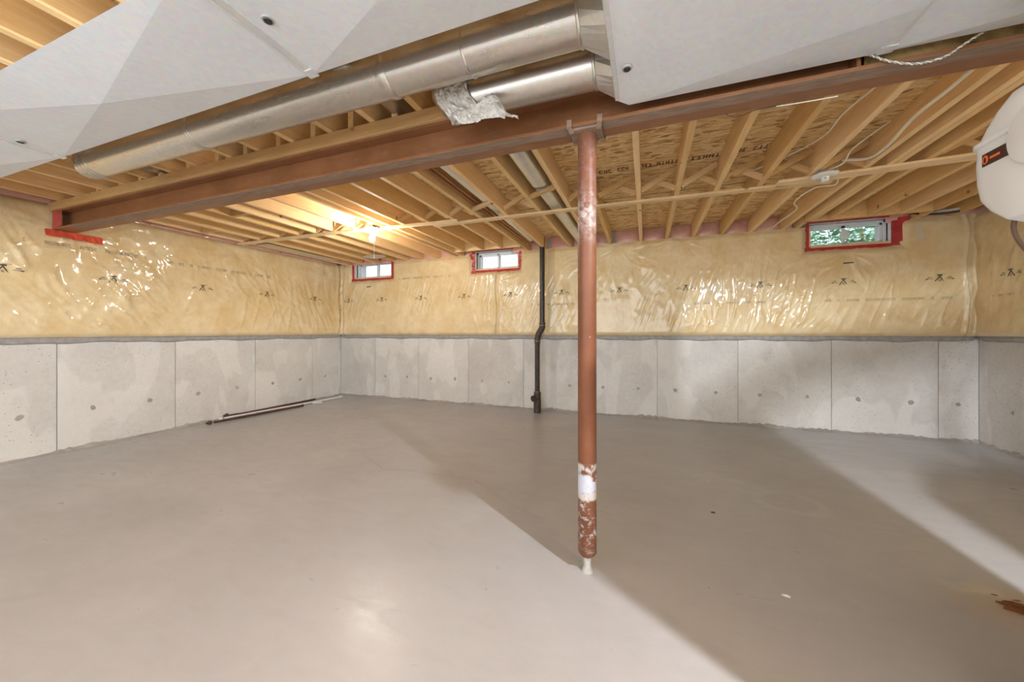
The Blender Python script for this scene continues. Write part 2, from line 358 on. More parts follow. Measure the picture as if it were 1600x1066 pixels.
# mortar rubble line along the foot of the walls
def rubble(name, wall, f, n, amp):
    mb = MB(); vs = []; fs = []
    for i in range(n+1):
        t = i/n; a = amp*(.35+.65*abs(math.sin(t*23)+.5*math.sin(t*61+1))/1.5)*random.uniform(.6, 1.2)
        p, q, r = f(t, a); vs += [p, q, r]
        if i: b = 3*i-3; fs += [(b, b+1, b+4, b+3), (b+1, b+2, b+5, b+4)]
    mb.add(vs, fs); return mb.build(name, 'dark_concrete', wall)
rubble('mortar_ridge', wall_back, lambda t, a: ((XL+t*8.14, YB-.005, a*.9), (XL+t*8.14, YB-.012-a*.25, a*.55), (XL+t*8.14, YB-.02-a, 0.0005)), 260, .045)
rubble('mortar_ridge', wall_left, lambda t, a: ((XL+.005, -1+t*5.95, a*.9), (XL+.012+a*.25, -1+t*5.95, a*.55), (XL+.02+a, -1+t*5.95, 0.0005)), 200, .035)
rubble('mortar_ridge', wall_right, lambda t, a: ((XR-.005, -1+t*5.95, a*.9), (XR-.012-a*.25, -1+t*5.95, a*.55), (XR-.02-a, -1+t*5.95, 0.0005)), 200, .04)

# ------------------------------------------------------------------ insulation blankets under clear poly
_T = np.random.RandomState(3).rand(256, 256)
def vn(x, y):
    xi = np.floor(x).astype(int); yi = np.floor(y).astype(int); fx = x-xi; fy = y-yi; fx = fx*fx*(3-2*fx); fy = fy*fy*(3-2*fy)
    g = lambda a, b: _T[a & 255, b & 255]
    return (g(xi, yi)*(1-fx)+g(xi+1, yi)*fx)*(1-fy)+(g(xi, yi+1)*(1-fx)+g(xi+1, yi+1)*fx)*fy
def fbm(x, y, o=4):
    s = 0; a = .5
    for _ in range(o): s = s+a*vn(x, y); x = x*2.03+11.3; y = y*2.03+5.7; a *= .5
    return s
def ridge(x): return 1-np.abs(2*(x-np.floor(x))-1)
def smst(x, a, b): t = np.clip((x-a)/(b-a), 0, 1); return t*t*(3-2*t)
def make_disp(seed, fans, creases, lean, gain=1.0):
    def disp(u, z):
        u = np.asarray(u, float); z = np.asarray(z, float)
        d = .085+.030*(fbm(u*1.3+seed, z*1.6+seed, 2)-.45)+.012*(fbm(u*6+seed, z*5, 3)-.45)
        # thin folds of the sheet: ridged noise stretched along changing directions
        def rn(p, q, e): return (1-np.abs(2*vn(p, q)-1))**e
        wx = u+.16*fbm(u*1.5+seed, z*1.7, 3); wz = z+.16*fbm(u*1.7+3, z*1.5+seed, 3)
        for k, (ln, f1, f2, am, e) in enumerate(((lean, 9, 1.3, .011, 6), (lean*.5, 17, 1.8, .007, 6), (lean*1.9, 24, 2.4, .006, 6), (lean*1.2, 30, 2.2, .005, 6), (-lean*.6, 7, 1.1, .006, 6))):
            msk = smst(fbm(u*1.6+seed*2+9*k, z*1.6+k, 3), .40, .60)*smst(z, 1.05, 1.2)*(1-.8*smst(z, 1.75, 2.05))
            d = d+gain*am*msk*rn((wx+ln*(wz-1.6))*f1+17*k, (wz-ln*wx)*f2+seed, e)
        for ua, za, n, R, amp in fans:
            dx = u-ua; dz = z-za; r = np.hypot(dx, dz); th = np.arctan2(dz, dx)+.5*fbm(u*3+seed, z*3, 2)
            m = smst(fbm(u*4+seed, z*4+5, 2), .30, .55)
            d = d+1.5*amp*(.35+.65*m)*rn(th*n/6.283*1.3+7, r*2.5+seed, 4)*np.exp(-(r/R)**1.6)*smst(r, 0, .12)-.015*np.exp(-(r/.05)**2)
        for uc, w, amp in creases:
            uu = uc+.012*np.sin(z*9+seed); d = d-amp*np.exp(-((u-uu)/w)**2)+.4*amp*np.exp(-((np.abs(u-uu)-2.6*w)/(w*1.3))**2)
        # rounded tucks at bottom and top
        d = d*(1-.45*np.exp(-((z-1.050)/.022)**2)) - .03*smst(z, 2.20, 2.27)
        return d
    return disp
fb = [(-.33, 2.2, 34, .55, .010), (.42, 2.22, 30, .30, .008), (1.10, 2.22, 30, .28, .008), (2.02, 1.93, 24, .45, .007), (-4.35, 1.95, 22, .30, .006), (-2.02, 1.86, 26, .28, .011), (-1.9, 1.45, 18, .2, .008), (2.95, 2.2, 20, .3, .007)]
disp_back = make_disp(1.7, fb, [(-2.03, .016, .025), (2.985, .012, .035), (-4.93, .02, .02), (-1.30, .03, .02)], -.35, 1.3)
disp_left = make_disp(8.3, [(4.55, 2.1, 30, .55, .012), (1.75, 2.02, 26, .5, .010), (3.2, 2.1, 22, .5, .008), (2.35, 1.98, 20, .35, .007)], [(4.86, .02, .03)], .55, 2.2)
disp_right = make_disp(4.1, [(4.5, 2.2, 22, .4, .006)], [(3.6, .02, .02)], .3)
def blanket(name, label, u0, u1, disp, pos, holes=(), step=.0105):
    root = thing(name, label, 'insulation')
    us = np.arange(u0, u1+step/2, step); zs = np.linspace(1.055, 2.262, int(1.227/step)); nu, nz = len(us), len(zs)
    U, Z = np.meshgrid(us, zs, indexing='ij'); D = disp(U, Z)
    hol = np.zeros(U.shape, bool)
    for (a, b, c, d) in holes:
        # pull the sheet back to the frame around a window
        e = np.maximum(np.maximum(a-U, U-b), np.maximum(c-Z, Z-d)); D = D-(D-.035)*(1-smst(e, .02, .10))
        hol |= (U > a+.004) & (U < b-.004) & (Z > c+.004)
    X, Y, ZZ = pos(U, Z, D)
    V = np.stack([X, Y, ZZ], -1).reshape(-1, 3)
    idx = np.arange(nu*nz).reshape(nu, nz)
    F = np.stack([idx[:-1, :-1], idx[1:, :-1], idx[1:, 1:], idx[:-1, 1:]], -1).reshape(-1, 4)
    keep = ~(hol[:-1, :-1] & hol[1:, :-1] & hol[1:, 1:] & hol[:-1, 1:]).reshape(-1); F = F[keep]
    # return strip to the wall at the bottom
    me = bpy.data.meshes.new('batt'); me.from_pydata(V.tolist(), [], F.tolist()); me.materials.append(M['fibreglass']); me.update()
    for p in me.polygons: p.use_smooth = True
    link('batt', me, root)
    mb = MB(); vs = []; fs = []; n = int((u1-u0)/.05)
    for i in range(n+1):
        u = u0+(u1-u0)*i/n; w = .006*math.sin(u*7)+.004*math.sin(u*17); dd = float(disp(u, 1.05))*.62
        prof = [(0, 1.072), (dd, 1.066), (dd+.008, 1.045+w*.3), (dd*.95, 1.008+w), (0.0, .998+w)]
        vs += [tuple(float(k) for k in pos(np.array(u), np.array(zz), np.array(o))) for o, zz in prof]
        if i:
            b = 5*(i-1); fs += [(b+k, b+k+1, b+k+6, b+k+5) for k in range(4)]
    s = MB(); s.smooth = True; s.add(vs, fs).build('bottom_strip', 'grey_strip', root)
    return root
pb = lambda u, z, d: (u, YB-d, z+0*d)
pl = lambda u, z, d: (XL+d, u, z+0*d)
pr = lambda u, z, d: (XR-d, u, z+0*d)
TAPE = [(-4.74, -3.885, 1.98, 2.30), (-2.45, -1.67, 1.995, 2.30), (1.665, 2.47, 2.0, 2.30)]
bl_back = blanket('insulation_blanket', 'yellow poly-covered insulation blanket along the wall with the three small windows', XL+.06, XR-.05, disp_back, pb, [(a+.05, b-.05, c+.04, d) for a, b, c, d in TAPE])
bl_left = blanket('insulation_blanket', 'yellow poly-covered insulation blanket on the left wall, under the end of the steel beam', YR, YB-.06, disp_left, pl, step=.016)
bl_right = blanket('insulation_blanket', 'short stretch of yellow poly-covered insulation at the right edge, beyond the crease', YR, YB-.06, disp_right, pr, step=.02)
# printed marks on the poly
def mark(root, disp, pos, u0, z0, s, seed, flip=1):
    r = random.Random(seed); mb = MB()
    def q(pts):
        vs = []
        for a, b in pts:
            u = u0+flip*a*s; z = z0+b*s; vs.append(tuple(float(k) for k in pos(np.array(u), np.array(z), disp(u, z)+.004)))
        mb.add(vs, [tuple(range(len(pts)))])
    def seg(a, b, w):
        a, b = Vector(a), Vector(b); n = Vector((-(b-a).y, (b-a).x)).normalized()*w/2
        for k in range(4): p = a.lerp(b, k/4); e = a.lerp(b, (k+1)/4); q([p-n, e-n, e+n, p+n])
    seg((-.20, .42), (.20, .42), .13)
    seg((0, .32), (-.40, -.22), .09); seg((0, .32), (.22, -.10), .09)
    seg((-.12, -.14), (.10, -.20), .05); seg((.08, .1), (.30, -.22), .04); seg((-.10, -.02), (.04, -.1), .05)
    seg((-1.15, .02), (-.55, .06), .045); seg((-1.15, .01), (-.95, .02), .09); seg((-1.0, .19), (-.7, .21), .06)
    seg((.52, .06), (1.12, .02), .045); seg((.95, .02), (1.15, .01), .09); seg((.66, .21), (.98, .19), .06)
    seg((-.4, .52), (.45, .54), .025)
    mb.build('printed_mark', 'print_ink', root)
for i, u in enumerate((-4.772, -4.084, -3.326, -2.567, -1.816, -1.071, -.316, .462, 1.231, 1.989, 2.753)): mark(bl_back, disp_back, pb, u, 1.625, .092, i)
for i, u in enumerate((1.348, 2.009, 2.78, 3.559, 4.342)): mark(bl_left, disp_left, pl, u, 1.617, .092, i+20)
mark(bl_right, disp_right, pr, 4.50, 1.607, .092, 40)
for u, z in ((2.03, 1.835), (-4.35, 1.86)):
    mb = MB(); mb.add([tuple(float(k) for k in pb(np.array(a), np.array(b), disp_back(u, z)+.008)) for a, b in ((u-.045, z-.008), (u+.045, z-.004), (u+.045, z+.008), (u-.045, z+.006))], [(0, 1, 2, 3)]); mb.build('printed_mark', 'print_ink', bl_back)
def printed_row(root, disp, pos, u0, u1, z, h, seed, slope=0.):
    r = random.Random(seed); mb = MB(); u = u0
    while u < u1:
        if r.random() < .18: u += .05; continue
        w = h*r.uniform(.35, .6); zz = z+slope*(u-u0)
        for a, b, c, d in ((0, w*.3, 0, h), (w*.3, w, h*.75, h), (w*.3, w, 0, h*.2) if r.random() < .6 else (w*.6, w, 0, h)):
            pts = [(u+a, zz+c), (u+b, zz+c), (u+b, zz+d), (u+a, zz+d)]
            mb.add([tuple(float(k) for k in pos(np.array(p[0]), np.array(p[1]), disp(*p)+.003)) for p in pts], [(0, 1, 2, 3)])
        u += w*1.35
    mb.build('printed_line', 'faint_ink', root, kind='stuff')
printed_row(bl_back, disp_back, pb, 1.77, 2.93, 1.425, .024, 1); printed_row(bl_back, disp_back, pb, -3.75, -2.75, 1.95, .026, 2); printed_row(bl_back, disp_back, pb, -1.5, -.85, 1.47, .022, 3); printed_row(bl_back, disp_back, pb, .55, 1.3, 1.43, .02, 9)
printed_row(bl_left, disp_left, pl, 1.45, 2.3, 1.88, .03, 4); printed_row(bl_left, disp_left, pl, 2.45, 3.6, 1.86, .03, 5); printed_row(bl_right, disp_right, pr, 4.25, 4.75, 1.42, .02, 6)
# strip of clear packing tape right of the right-hand window
mb = MB(); vs = []; fs = []
for i in range(9):
    z = 2.02+.19*i/8; u = 2.62-.03*i/8
    for a in (-.03, .03): vs.append(tuple(float(k) for k in pb(np.array(u+a), np.array(z), disp_back(u+a, z)+.005)))
    if i: fs.append((2*i-2, 2*i-1, 2*i+1, 2*i))
tag(mb.add(vs, fs).build('packing_tape', 'clear_tape'), 'strip of clear packing tape stuck on the insulation right of the right-hand window', 'tape')

# ------------------------------------------------------------------ ceiling: subfloor, joists, bridging, rim batts
ceiling = MB().box((XL-.25, YR-.25, ZS), (XR+.25, YB+.24, ZS+.02)).build('ceiling', 'osb', kind='structure')
MB().box((XL-.25, YR-.25, ZS+.021), (XR+.25, YB+.24, ZS+.23)).build('subfloor_cover', 'joist_wood', ceiling)
for y in (YR+1.2, -1.18, .04, 1.26, 2.48, 3.70):       # panel joints in the subfloor
    MB().box((XL, y-.0025, ZS-.002), (XR, y+.0025, ZS+.001)).build('panel_joint', 'osb_ink', ceiling)
def joist(x, y0, y1, z0=H, w=.038, name='joist', x1=None):
    x1 = x if x1 is None else x1; a = w/2; mb = MB()
    mb.add([(x-a, y0, z0), (x+a, y0, z0), (x1+a, y1, z0), (x1-a, y1, z0), (x-a, y0, ZS-.001), (x+a, y0, ZS-.001), (x1+a, y1, ZS-.001), (x1-a, y1, ZS-.001)],
           [(0, 3, 2, 1), (4, 5, 6, 7), (0, 1, 5, 4), (1, 2, 6, 5), (2, 3, 7, 6), (3, 0, 4, 7)])
    return mb.build(name, 'joist_wood', ceiling, origin=(x, (y0+y1)/2, z0), bevel=.0015)
far = [-4.83, -4.53, -4.19, -3.87, -3.60, -3.345, -3.02, -2.71, -2.60, -2.43, -2.13, -1.845, -1.56, -1.26, -.95, -.66, -.395, -.055, .246, .54, .843, 1.14, 1.45, 1.58, 1.62, 1.77, 2.08, 2.34, 2.58, 2.86]
def over_window(x): return any(a-.12 < x < b+.12 for a, b, *_ in WIN[1:])
for x in far:
    x1 = {-.395: -.435, -1.26: -1.31}.get(x, x)
    joist(x, 1.60, 4.60 if over_window(x) else YB-.01, x1=x1)
for a, b in ((-2.56, -1.56), (1.58, 2.58)): MB().box((a-.02, 4.60, H), (b+.02, 4.64, ZS-.001)).build('header', 'joist_wood', ceiling, bevel=.0015); 
for a, b in ((-2.54, -1.58), (1.60, 2.56)): MB().box((a, 4.66, 2.315), (b, YB+.01, 2.34)).build('window_head_board', 'strap_wood', ceiling)
for x in [-4.81, -4.50, -4.10, -3.80, -3.50, -3.2, -2.9, -2.6, -2.3, -2.0, -1.7, -1.4, -1.1, -.82, -.52, -.22, .09, .39, .69, .99, 1.3, 1.6, 1.9, 2.2, 2.5, 2.8]:
    for q in far:
        if abs(x-q) < .040: x = q+.0405
    joist(x, YR, 1.86)
# blocking pieces near the beam and in the duct bays
def block(x0, y0, x1, y1, z0=H, z1=None, w=.038, name='blocking'):
    z1 = z1 or z0+.03; mb = MB().bar((x0, y0, (z0+z1)/2), (x1, y1, (z0+z1)/2), w, z1-z0); return mb.build(name, 'block_wood', ceiling)
block(-.93, 2.98, -.68, 2.84); block(-1.54, 3.10, -1.28, 2.97); block(-3.85, 2.42, -3.62, 2.42, H, H+.16, .04); block(-4.81, 2.7, -4.55, 2.72, H, H+.15)
for a, b in ((-3.48, -3.22), (-2.58, -2.32), (-1.68, -1.42), (-.8, -.54)): block(a, 1.92, b, 1.92, H+.005, H+.15)
# cross bridging above the strapping
for a, b in zip(far, far[1:]):
    if b-a < .2 or (-1.6 < a < -.6 and False): continue
    if a in (-1.56, -.95): continue
    for k, (p, q) in enumerate((((a+.02, 3.16, H+.012), (b-.02, 3.16, ZS-.02)), ((a+.02, 3.205, ZS-.02), (b-.02, 3.205, H+.012)))):
        MB().bar(p, q, .018, .04, (0, 0, 1)).build('bridging', 'block_wood', ceiling)
# pink batts stuffed in the rim, one in each bay
def pink(a, b, y0, along='x', x=None):
    n, m = 12, 8; vs = []; fs = []
    for i in range(n+1):
        for j in range(m+1):
            s = a+(b-a)*i/n; zz = H-.01+(ZS-H+.008)*j/m; e = math.sin(math.pi*i/n)**.5*math.sin(math.pi*(j+.5)/(m+1))**.4
            o = .012+.03*e+.02*float(fbm(np.array(s*14.), np.array(zz*14.), 3))
            vs.append((s, y0-o, zz) if along == 'x' else (x+o, s, zz))
            if i and j: k = i*(m+1)+j; fs.append((k-m-2, k-1, k, k-m-1))
    mb = MB(); mb.smooth = True; mb.add(vs, fs).build('rim_batt', 'pink_fibreglass', ceiling)
for a, b in zip([XL]+far, far+[XR]):
    if b-a > .08 and not (over_window(a) and over_window(b)): pink(a+.02, b-.02, YB-.01)
for k in range(14): pink(-2.2+k*.5, -1.705+k*.5, 0, 'y', XL+.05)
for k in range(3): pink(3.0+k*.64, 3.63+k*.64, 0, 'y', XR-.09)
# lumber stamps printed on the subfloor underside
def stamp(x0, x1, y, h, seed, slope=0):
    r = random.Random(seed); x = x0; mb = MB()
    while x < x1:
        if any(abs(x-j) < .03 for j in far): x += .02; continue
        if r.random() < .12: x += .02; continue
        w = h*r.uniform(.3, .55); k = r.choice((0, 1, 2))
        segs = [[(0, w*.3, 0, h), (w*.3, w, h*.8, h), (w*.3, w, 0, h*.2)], [(0, w*.25, 0, h), (w*.7, w, 0, h), (w*.2, w*.8, h*.4, h*.6)], [(w*.35, w*.65, 0, h), (0, w, h*.8, h)]][k]
        for a, b, c, d in segs: mb.add([(x+a, y+c, ZS-.0015), (x+b, y+c, ZS-.0015), (x+b, y+d, ZS-.0015), (x+a, y+d, ZS-.0015)], [(0, 1, 2, 3)])
        x += w*1.3
    mb.build('printed_stamp', 'osb_ink', ceiling, kind='stuff')
stamp(-.38, .62, 3.02, .062, 1); stamp(-.35, .5, 4.25, .022, 2); stamp(.62, .80, 3.0, .06, 3); stamp(-.98, -.72, 2.85, .05, 4); stamp(.5, .8, 4.2, .03, 5)

# ------------------------------------------------------------------ windows
def window(i, x0, x1, z0, z1, T, ragged):
    w = MB(); yo = YB+.03; f = .028
    for a, b in (((x0, yo, z0), (x1, yo+.08, z0+f)), ((x0, yo, z1-f), (x1, yo+.08, z1)), ((x0, yo, z0), (x0+f, yo+.08, z1)), ((x1-f, yo, z0), (x1, yo+.08, z1))): w.box(a, b)
    root = w.build('window_%d' % i, 'vinyl', kind='structure', bevel=.002)
    xm = (x0+x1)/2+(.03 if i == 1 else 0)
    for k, (a, b, yy) in enumerate(((x0+f, xm+.015, yo+.045), (xm-.015, x1-f, yo+.02))):
        s = MB(); g = .024; z2, z3 = z0+f, z1-f
        for p, q in (((a, yy, z2), (b, yy+.022, z2+g)), ((a, yy, z3-g), (b, yy+.022, z3)), ((a, yy, z2), (a+g, yy+.022, z3)), ((b-g, yy, z2), (b, yy+.022, z3))): s.box(p, q)
        sash = s.build('sash', 'vinyl', root, bevel=.0015)
        MB().box((a+g, yy+.009, z2+g), (b-g, yy+.013, z3-g)).build('pane', 'glass', sash)
    # white liner between the sheet and the frame
    l = MB(); ya = YB-.04
    for p, q in (((x0-.012, ya, z0-.012), (x1+.012, yo+.01, z0)), ((x0-.012, ya, z1), (x1+.012, yo+.01, z1+.012)), ((x0-.012, ya, z0), (x0, yo+.01, z1)), ((x1, ya, z0), (x1+.012, yo+.01, z1))): l.box(p, q)
    l.build('liner', 'vinyl', root)
    # red tape round the opening, torn edges
    a, b, c, d = T; yt = YB-.046; r = random.Random(i)
    def strip(p, q, w0, w1):
        p, q = Vector(p), Vector(q); n = Vector((-(q-p).y, (q-p).x)).normalized(); m = 22; vs = []; fs = []
        for k in range(m+1):
            s = p.lerp(q, k/m); ww = w1*r.uniform(.75, 1.15); v0 = s; v1 = s+n*ww
            vs += [(v0.x, yt-r.uniform(0, .004), v0.y), (v1.x, yt-.004-r.uniform(0, .010), v1.y)]
            if k: fs.append((2*k-2, 2*k-1, 2*k+1, 2*k))
        MB().add(vs, fs).build('tape_strip', 'red_tape', root)
    strip((x0-.004, z0+.0), (x1+.004, z0), .04, -(z0-c)-.012); strip((x0-.02, z1), (x1+.02, z1), .04, (d-z1)+.035)
    strip((x0, c), (x0, d), .04, x0-a); strip((x1, c), (x1, d), .04, -(b-x1)*1.1)
    for (px, pz, sx, sz) in ragged: MB().add([(px, yt-.012, pz), (px+sx, yt-.018, pz+.01), (px+sx*.9, yt-.016, pz+sz), (px+.01, yt-.013, pz+sz*.9)], [(0, 1, 2, 3)]).build('tape_scrap', 'red_tape', root)
    return root
w1 = window(1, *WIN[0], TAPE[0], [(-4.76, 1.965, .1, .05)])
w2 = window(2, *WIN[1], TAPE[1], [(-2.50, 1.96, .13, .05), (-2.50, 2.18, .06, .09)])
w3 = window(3, *WIN[2], TAPE[2], [(2.42, 2.12, .13, .14), (2.40, 2.03, .12, .10), (1.645, 1.985, .07, .05), (2.44, 2.24, .1, .05)])
MB().tube([(2.05, YB+.045, 2.16), (2.05, YB+.032, 2.16)], .045, 20).build('latch', 'vinyl', w3)
# outside: foliage behind the right window, pale siding of the next house behind the left pair
def bush(loc, label, sx, sz, n, seed):
    r = random.Random(seed); mb = MB()
    for _ in range(n):
        c = Vector((r.gauss(0, sx), r.gauss(0, .35), abs(r.gauss(0, sz))+.05)); a = r.random()*6.28; b = r.uniform(-1, 1); s = r.uniform(.03, .06)
        u = Vector((math.cos(a), math.sin(a), b*.6)).normalized()*s; v = Vector((-math.sin(a), math.cos(a), r.uniform(-.8, .8))).normalized()*s*.45
        mb.add([c-u, c+v, c+u, c-v], [(0, 1, 2, 3)])
    root = thing('shrub', label, 'shrub', loc)
    o = mb.build('foliage', 'leaf', None, kind='stuff'); o.parent = root
    s = MB().tube([(0, 0, -.25), (.02, 0, .4), (-.03, .03, .9)], [.03, .02, .01], 8); o = s.build('stem', 'block_wood', None); o.parent = root
MB().box((XL-1, YB+.25, 1.70), (XR+3, YB+6, 1.90)).build('ground', 'dirt', kind='structure')
bush((2.75, YB+1.3, 1.9), 'leafy green shrub outside, seen through the right-hand window', .8, .42, 4200, 1)
bush((3.9, YB+4.4, 1.9), 'green shrub farther from the glass outside the right-hand window', 1.2, 1.1, 5000, 2)

# ------------------------------------------------------------------ steel beam, column
bx0, bx1, by0, by1, bz0, bz1 = -5.0, XR-.02, 1.61, 1.747, 2.017, 2.178
beam = thing('steel_beam', 'long red-primed steel beam crossing under the joists from the left wall', 'beam', (0, 1.68, 2.017))
yc = (by0+by1)/2
MB().box((bx0, yc-.004, bz0+.012), (bx1, yc+.004, bz1-.01)).build('web', 'red_primer', beam)
MB().box((bx0, by0, bz0), (bx1, by1, bz0+.013)).build('bottom_flange', 'red_primer', beam, bevel=.001)
MB().box((bx0, by0, bz1-.012), (bx1, by1, bz1)).build('top_flange', 'red_primer', beam, bevel=.001)
MB().box((bx0+.3, by0+.0005, bz0-.0015), (bx1, yc-.002, bz0-.0003)).build('dust_layer', 'dusty_primer', beam, label='dusty grey-brown half of the beam underside')
MB().box((.70, by0+.012, bz0+.014), (.712, yc-.004, bz1-.013)).build('stiffener', 'red_primer', beam)
tag(MB().box((bx0, 1.592, bz1+.001), (.62, 1.765, H-.001)).build('sill_plate', 'block_wood', bevel=.002), 'flat wooden nailer plate lying on top of the steel beam', 'lumber')
mb = MB(); vs = []; fs = []; n = 60
for i in range(n+1):
    for j in range(6):
        x = .73+2.2*i/n; z = 2.034+.14*j/5; vs.append((x, yc-.012-.035*float(fbm(np.array(x*12.), np.array(z*14.), 3)), z))
        if i and j: k = i*6+j; fs.append((k-7, k-1, k, k-6))
mb.smooth = True; tag(mb.add(vs, fs).build('packed_insulation', 'mineral_pack'), 'mottled brown and black packing stuffed in the beam web at the right', 'insulation')
# red tape where the beam enters the left insulation
tp = thing('sealing_tape', 'red tape sealing the left end of the steel beam to the insulation', 'tape', (-4.94, 1.66, 2.0))
MB().add([(-4.94, 1.603, 2.025), (-4.77, 1.603, 2.032), (-4.775, 1.605, 2.165), (-4.93, 1.603, 2.175)], [(0, 1, 2, 3)]).build('tape_strip', 'red_tape', tp)
mb = MB(); n = 14; vs = []; fs = []
for i in range(n+1):
    y = 1.56+.36*i/n; vs += [(-4.945+.012*random.random(), y, 2.012+.004*random.random()), (-4.93+.012*random.random(), y, 1.965-.015*random.random()-.01*(i/n))]
    if i: fs.append((2*i-2, 2*i-1, 2*i+1, 2*i))
mb.add(vs, fs).build('tape_strip', 'orange_red_tape', tp, label='bright orange-red tape flap below the beam end')

col = thing('support_column', 'red-primed round steel post with plaster splashes standing under the beam', 'column', (-.253, 1.685, 0))
cx, cy = -.253, 1.685
MB().tube([(cx, cy, .075), (cx, cy, .09), (cx, cy, 2.005)], [.030, .042, .042], 40).build('post', 'column_paint', col, origin=(cx, cy, 0))
MB().tube([(cx, cy, -.001), (cx, cy, .03), (cx, cy, .078)], [.028, .016, .019], 14).build('screw_jack', 'mortar', col, origin=(cx, cy, 0), label='crusted adjusting screw at the foot')
cp = MB().box((cx-.07, cy-.062, 2.004), (cx+.07, cy+.062, 2.0145)); cp.build('cap_plate', 'dusty_primer', col)
for sx in (-1, 1):
    for sy in (-1, 1):
        c = MB(); c.bar((cx+sx*.058, cy+sy*.05, 2.0), (cx+sx*.066, cy+sy*.082, 2.012), .022, .005, (0, 0, 1)); c.bar((cx+sx*.066, cy+sy*.078, 2.008), (cx+sx*.067, cy+sy*.080, 2.045), .022, .005, (0, 1, 0))
        c.build('clip', 'dusty_primer', col)

# ------------------------------------------------------------------ strapping
def strap(label, pts, dz=0, w=.062):
    mb = MB()
    z0 = H-.019-dz
    P = [Vector((*p, 0)) for p in pts]; vs = []
    for p in P: vs += [(p.x, p.y-w/2, z0-.0005), (p.x, p.y+w/2, z0-.0005), (p.x, p.y+w/2, z0+.0175), (p.x, p.y-w/2, z0+.0175)]
    fs = [(0, 1, 2, 3), tuple(4*(len(P)-1)+k for k in (3, 2, 1, 0))]
    for i in range(len(P)-1):
        for k in range(4): fs.append((4*i+k, 4*i+(k+1) % 4, 4*i+4+(k+1) % 4, 4*i+4+k))
    return tag(mb.add(vs, fs).build('strapping', 'strap_wood', origin=(P[0].x, P[0].y, z0)), label, 'lumber', None)
strap('thin wood strapping nailed across the joists, the length holding the lit bulb', [(-4.93, 3.18), (-3.4, 3.19), (-1.80, 3.29)])
strap('middle length of wood strapping across the joists, passing behind the post', [(-2.12, 3.355), (-.5, 3.355), (1.32, 3.40)])
strap('right length of wood strapping across the joists, ending by the white unit', [(.95, 3.325), (2.0, 3.25), (3.0, 3.22)], 0, .10)

# ------------------------------------------------------------------ ducts
TZ = 2.05
def trunk(name, label, xs, y0, y1, dip, holes):
    root = thing(name, label, 'duct', ((xs[0]+xs[-1])/2, (y0+y1)/2, TZ))
    for a, b in zip(xs, xs[1:]):
        cxx, cyy = (a+b)/2, (y0+y1)/2
        vs = [(a, y0, TZ), (b, y0, TZ), (b, y1, TZ), (a, y1, TZ), (cxx, cyy, TZ-dip), (a, y0+.17, 2.24), (b, y0+.17, 2.24), (b, y1, 2.24), (a, y1, 2.24)]
        MB().add(vs, [(0, 1, 4), (1, 2, 4), (2, 3, 4), (3, 0, 4), (0, 5, 6, 1), (1, 6, 7, 2), (2, 7, 8, 3), (3, 8, 5, 0), (5, 8, 7, 6)]).build('duct_section', 'trunk_metal', root)
    return root
def cleat(root, x, y0, y1):
    MB().box((x-.022, y0, TZ-.004), (x+.022, y1, TZ+.001)).build('cleat', 'seam_metal', root, bevel=.001)
    MB().tube([(x-.012, y0, TZ-.006), (x-.012, y1, TZ-.006)], .003, 6).build('cleat_fold', 'seam_metal', root)
    MB().box((x-.018, y1-.03, TZ-.007), (x+.024, y1+.006, TZ-.002)).build('cleat_tab', 'seam_metal', root)
def plug(root, x, y):
    MB().tube([(x, y, TZ-.003), (x, y, TZ-.009)], [.019, .017], 24).build('test_plug', 'cable_grey', root)
    MB().tube([(x, y, TZ-.0085), (x, y, TZ-.012)], [.013, .011], 20).build('plug_core', 'cable_black', root)
tr1 = trunk('trunk_duct', 'narrow white-grey metal trunk duct at upper left, creased with seams', [-4.9, -2.96, -1.15, -.14], .59, 1.0, .030, [])
for x in (-2.96, -1.15): cleat(tr1, x, .59, 1.0)
for x, y in ((-1.07, .772), (-2.90, .84)): plug(tr1, x, y)
tr2 = thing('trunk_duct', 'wide white-grey metal trunk duct at upper right above the post', 'duct', (.8, 1.0, TZ))
mb = MB(); XW = -.11
V = [(XW, .59, TZ), (XW, 1.545, TZ), (-.065, 1.592, TZ), (.756, 1.592, TZ), (.756, 1.375, TZ-.022), (.756, .59, TZ),
     (XW, .59, 2.24), (XW, 1.545, 2.24), (-.065, 1.592, 2.24), (.756, 1.592, 2.24), (.756, .59, 2.24)]
mb.add(V, [(0, 5, 4), (0, 4, 2, 1), (2, 4, 3), (0, 1, 7, 6), (1, 2, 8, 7), (2, 3, 9, 8), (0, 6, 10, 5), (6, 7, 8, 9, 10)]); mb.build('duct_section', 'trunk_metal', tr2)
mb = MB(); V = [(.756, .95, TZ), (.756, 1.592, TZ), (2.5, 1.592, TZ), (2.5, .95, TZ), (1.05, 1.50, TZ-.024), (1.7, 1.2, TZ-.024), (.756, .95, 2.24), (.756, 1.592, 2.24), (2.5, 1.592, 2.24), (2.5, .95, 2.24)]
mb.add(V, [(0, 5, 4), (0, 4, 1), (1, 4, 2), (4, 5, 2), (2, 5, 3), (3, 5, 0), (1, 2, 8, 7), (2, 3, 9, 8), (3, 0, 6, 9), (6, 7, 8, 9)]); mb.build('duct_section', 'trunk_metal', tr2)
cleat(tr2, .756, .59, 1.585); plug(tr2, -.062, 1.36)
MB().box((XW-.006, .59, TZ-.005), (XW+.012, 1.54, TZ+.03)).build('end_flange', 'seam_metal', tr2, bevel=.002)
